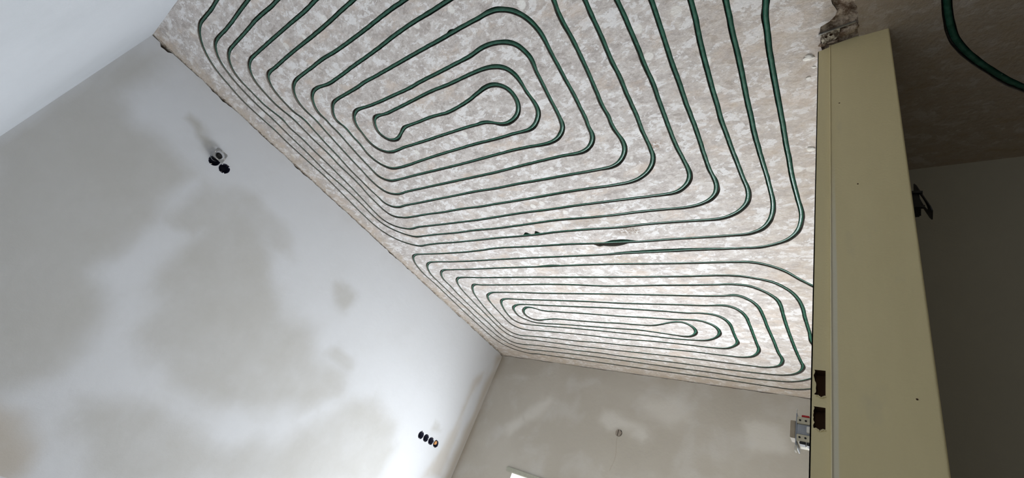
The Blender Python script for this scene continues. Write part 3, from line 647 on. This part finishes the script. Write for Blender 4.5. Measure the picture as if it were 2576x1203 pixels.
# metal mounting frame hanging out of the upper box
def frame_plate(bm, size, inner, th, n=28):
    """square plate in the local YZ plane with a round opening and slots, facing +X"""
    h = size / 2; ring = [(inner * math.cos(2 * math.pi * k / n), inner * math.sin(2 * math.pi * k / n)) for k in range(n)]
    sq = []
    for k in range(n):
        a = 2 * math.pi * k / n; c, s = math.cos(a), math.sin(a); m_ = max(abs(c), abs(s)); sq.append((h * c / m_, h * s / m_))
    A = [[bm.verts.new((x, p[0], p[1])) for p in P] for P in (sq, ring) for x in (-th / 2, th / 2)]
    so, sf, ro, rf = A[0], A[1], A[2], A[3]
    for k in range(n):
        j = (k + 1) % n
        for q4 in ((sf[k], sf[j], rf[j], rf[k]), (so[j], so[k], ro[k], ro[j]), (so[k], so[j], sf[j], sf[k]), (rf[k], rf[j], ro[j], ro[k])): bm.faces.new(q4)
e = empty('socket_insert', (XL + .035, .314, 1.232 + H)); tag(e, 'galvanised socket frame dangling in front of the wall box under the ceiling', 'socket frame')
e.rotation_euler = (math.radians(3), math.radians(-14), math.radians(9))
bm = bmesh.new(); frame_plate(bm, .078, .0305, .0016); bm_obj('mounting_plate', bm, M_STEEL, e)
bm = bmesh.new(); n = 20
for i in range(n):
    a0 = math.radians(200 + 150 * i / n); a1 = math.radians(200 + 150 * (i + 1) / n)
    for r in (.0275,):
        vs4 = [bm.verts.new((x, r * math.cos(a), r * math.sin(a))) for x, a in ((-.026, a0), (-.026, a1), (-.018, a1), (-.018, a0))]; bm.faces.new(vs4)
bmesh.ops.solidify(bm, geom=bm.faces[:], thickness=.0024); bmesh.ops.translate(bm, vec=(0, -.010, -.020), verts=bm.verts); bm_obj('retaining_ring', bm, M_STEEL, e, True)
for a in (215, 335):
    bm = bmesh.new(); r = math.radians(a); box(bm, (-.012, .0285 * math.cos(r), .0285 * math.sin(r)), (.026, .008, .0016), Matrix.Rotation(r - math.pi / 2, 3, 'X')); bm_obj('claw', bm, M_STEEL, e)
bm = bmesh.new(); cyl(bm, (-.022, 0, -.004), .019, .022, .03, 'X', 18); box(bm, (-.009, .004, -.002), (.014, .034, .016), bev=.002); box(bm, (-.007, -.008, .008), (.012, .014, .012), bev=.002); box(bm, (-.02, -.012, -.022), (.02, .024, .02), bev=.003); bm_obj('socket_body', bm, M_BLACK, e, True)
for (y, z, dy, dz) in ((0, .0345, .014, .004), (.0345, 0, .004, .014), (-.0345, 0, .004, .014), (0, -.0345, .014, .004)):
    bm = bmesh.new(); box(bm, (.0006, y, z), (.0012, dy, dz), bev=.0004); bm_obj('slot', bm, M_LUMP, e)

# ------------------------------------------------------------------ light switch insert pulled out of the partition beside the frame
e = empty('light_switch', (XP0, 1.03, H + .370)); tag(e, 'bare light switch insert hanging out of the wall beside the cream door frame', 'light switch')
def sp(name, lo_, hi_, mat, bev=.0008):
    bm = bmesh.new(); box(bm, [(a + b) / 2 for a, b in zip(lo_, hi_)], [b - a for a, b in zip(lo_, hi_)], bev=bev); return bm_obj(name, bm, mat, e, True)
sp('mounting_plate', (-.0365, -.019, -.030), (-.0345, .030, .031), M_GREYP, .0004)
sp('mounting_plate', (-.0368, -.019, .031), (-.0345, -.006, .041), M_LUMP, .0006)
sp('mounting_plate', (-.0372, -.019, -.041), (-.0345, -.006, -.030), M_LUMP, .0006)
sp('mechanism', (-.034, -.021, -.010), (.002, .02, .010), M_GREYP)
tb = [sp('terminal_block', (-.034, -.024, .0105), (.002, .02, .0235), M_CREAM), sp('terminal_block', (-.034, -.024, -.0235), (.002, .02, -.0105), M_CREAM)]
sp('rocker_lever', (-.046, -.016, -.017), (-.0372, .010, .017), M_BEIGE)
sp('knob', (-.018, -.026, -.006), (-.010, -.0205, .006), M_LUMP)
sp('release_lever', (-.027, -.022, .0240), (-.014, -.008, .0285), M_RED)
sp('spring_clip', (-.029, -.025, -.0290), (-.019, -.010, -.0238), M_BLACK)
sp('spring_clip', (-.0175, -.025, -.0300), (-.009, -.010, -.0238), M_BLACK)
for z, tp in ((.0165, tb[0]), (-.0165, tb[1])):
    for x in (-.029, -.0195):
        bm = bmesh.new(); cyl(bm, (x, -.0243, z), .0019, .0019, .001, 'Y', 10); bm_obj('terminal_hole', bm, M_BLACK, tp)

# socket insert hanging from the hall side of the partition
e = empty('socket_insert', (XP1, 1.0, H + .925)); tag(e, 'dark socket frame hanging crooked in the dim hall behind the door frame', 'socket frame')
bm = bmesh.new(); frame_plate(bm, .09, .026, .002); bmesh.ops.scale(bm, vec=(1, .42, 1), verts=bm.verts)
R_ = Matrix.Rotation(math.radians(-15), 4, 'Y'); bmesh.ops.transform(bm, matrix=Matrix.Translation((.0245, 0, .008)) @ R_, verts=bm.verts); bm_obj('mounting_plate', bm, M_BLACK, e)
bm = bmesh.new(); box(bm, (.008, 0, -.003), (.022, .034, .046), bev=.003); bm_obj('socket_body', bm, M_BLACK, e)
for z in (.022, -.022):
    bm = bmesh.new(); box(bm, (.010, -.018, z - .002), (.03, .006, .006), Matrix.Rotation(math.radians(8), 3, 'Y')); bm_obj('claw', bm, M_BLACK, e)

# ------------------------------------------------------------------ plastic anchor in the far wall
e = empty('wall_plug', (-1.774, YF, 1.022 + H)); tag(e, 'small split grey plug set in the far wall above a thin crack', 'wall plug')
for s, r in ((-1, .020), (1, .027)):
    bm = bmesh.new(); pts = [(r * math.cos(a) * (1 + .06 * math.sin(5 * a)), .027 * math.sin(a)) for a in [math.radians(-84 + 168 * k / 12) for k in range(13)]]
    fr = [bm.verts.new((s * x + s * .001 - .0065, -.007, z)) for x, z in pts]; bk_ = [bm.verts.new((s * x + s * .001 - .0065, .03, z)) for x, z in pts]
    bm.faces.new(fr); bm.faces.new(bk_[::-1])
    for k in range(13): bm.faces.new((fr[k], fr[(k + 1) % 13], bk_[(k + 1) % 13], bk_[k]))
    bm_obj('half_shell', bm, M_ANCH, e)
bm = bmesh.new(); cyl(bm, (0, .034, 0), .0283, .0283, .004, 'Y', 20); bm_obj('collar', bm, M_DARK, e)
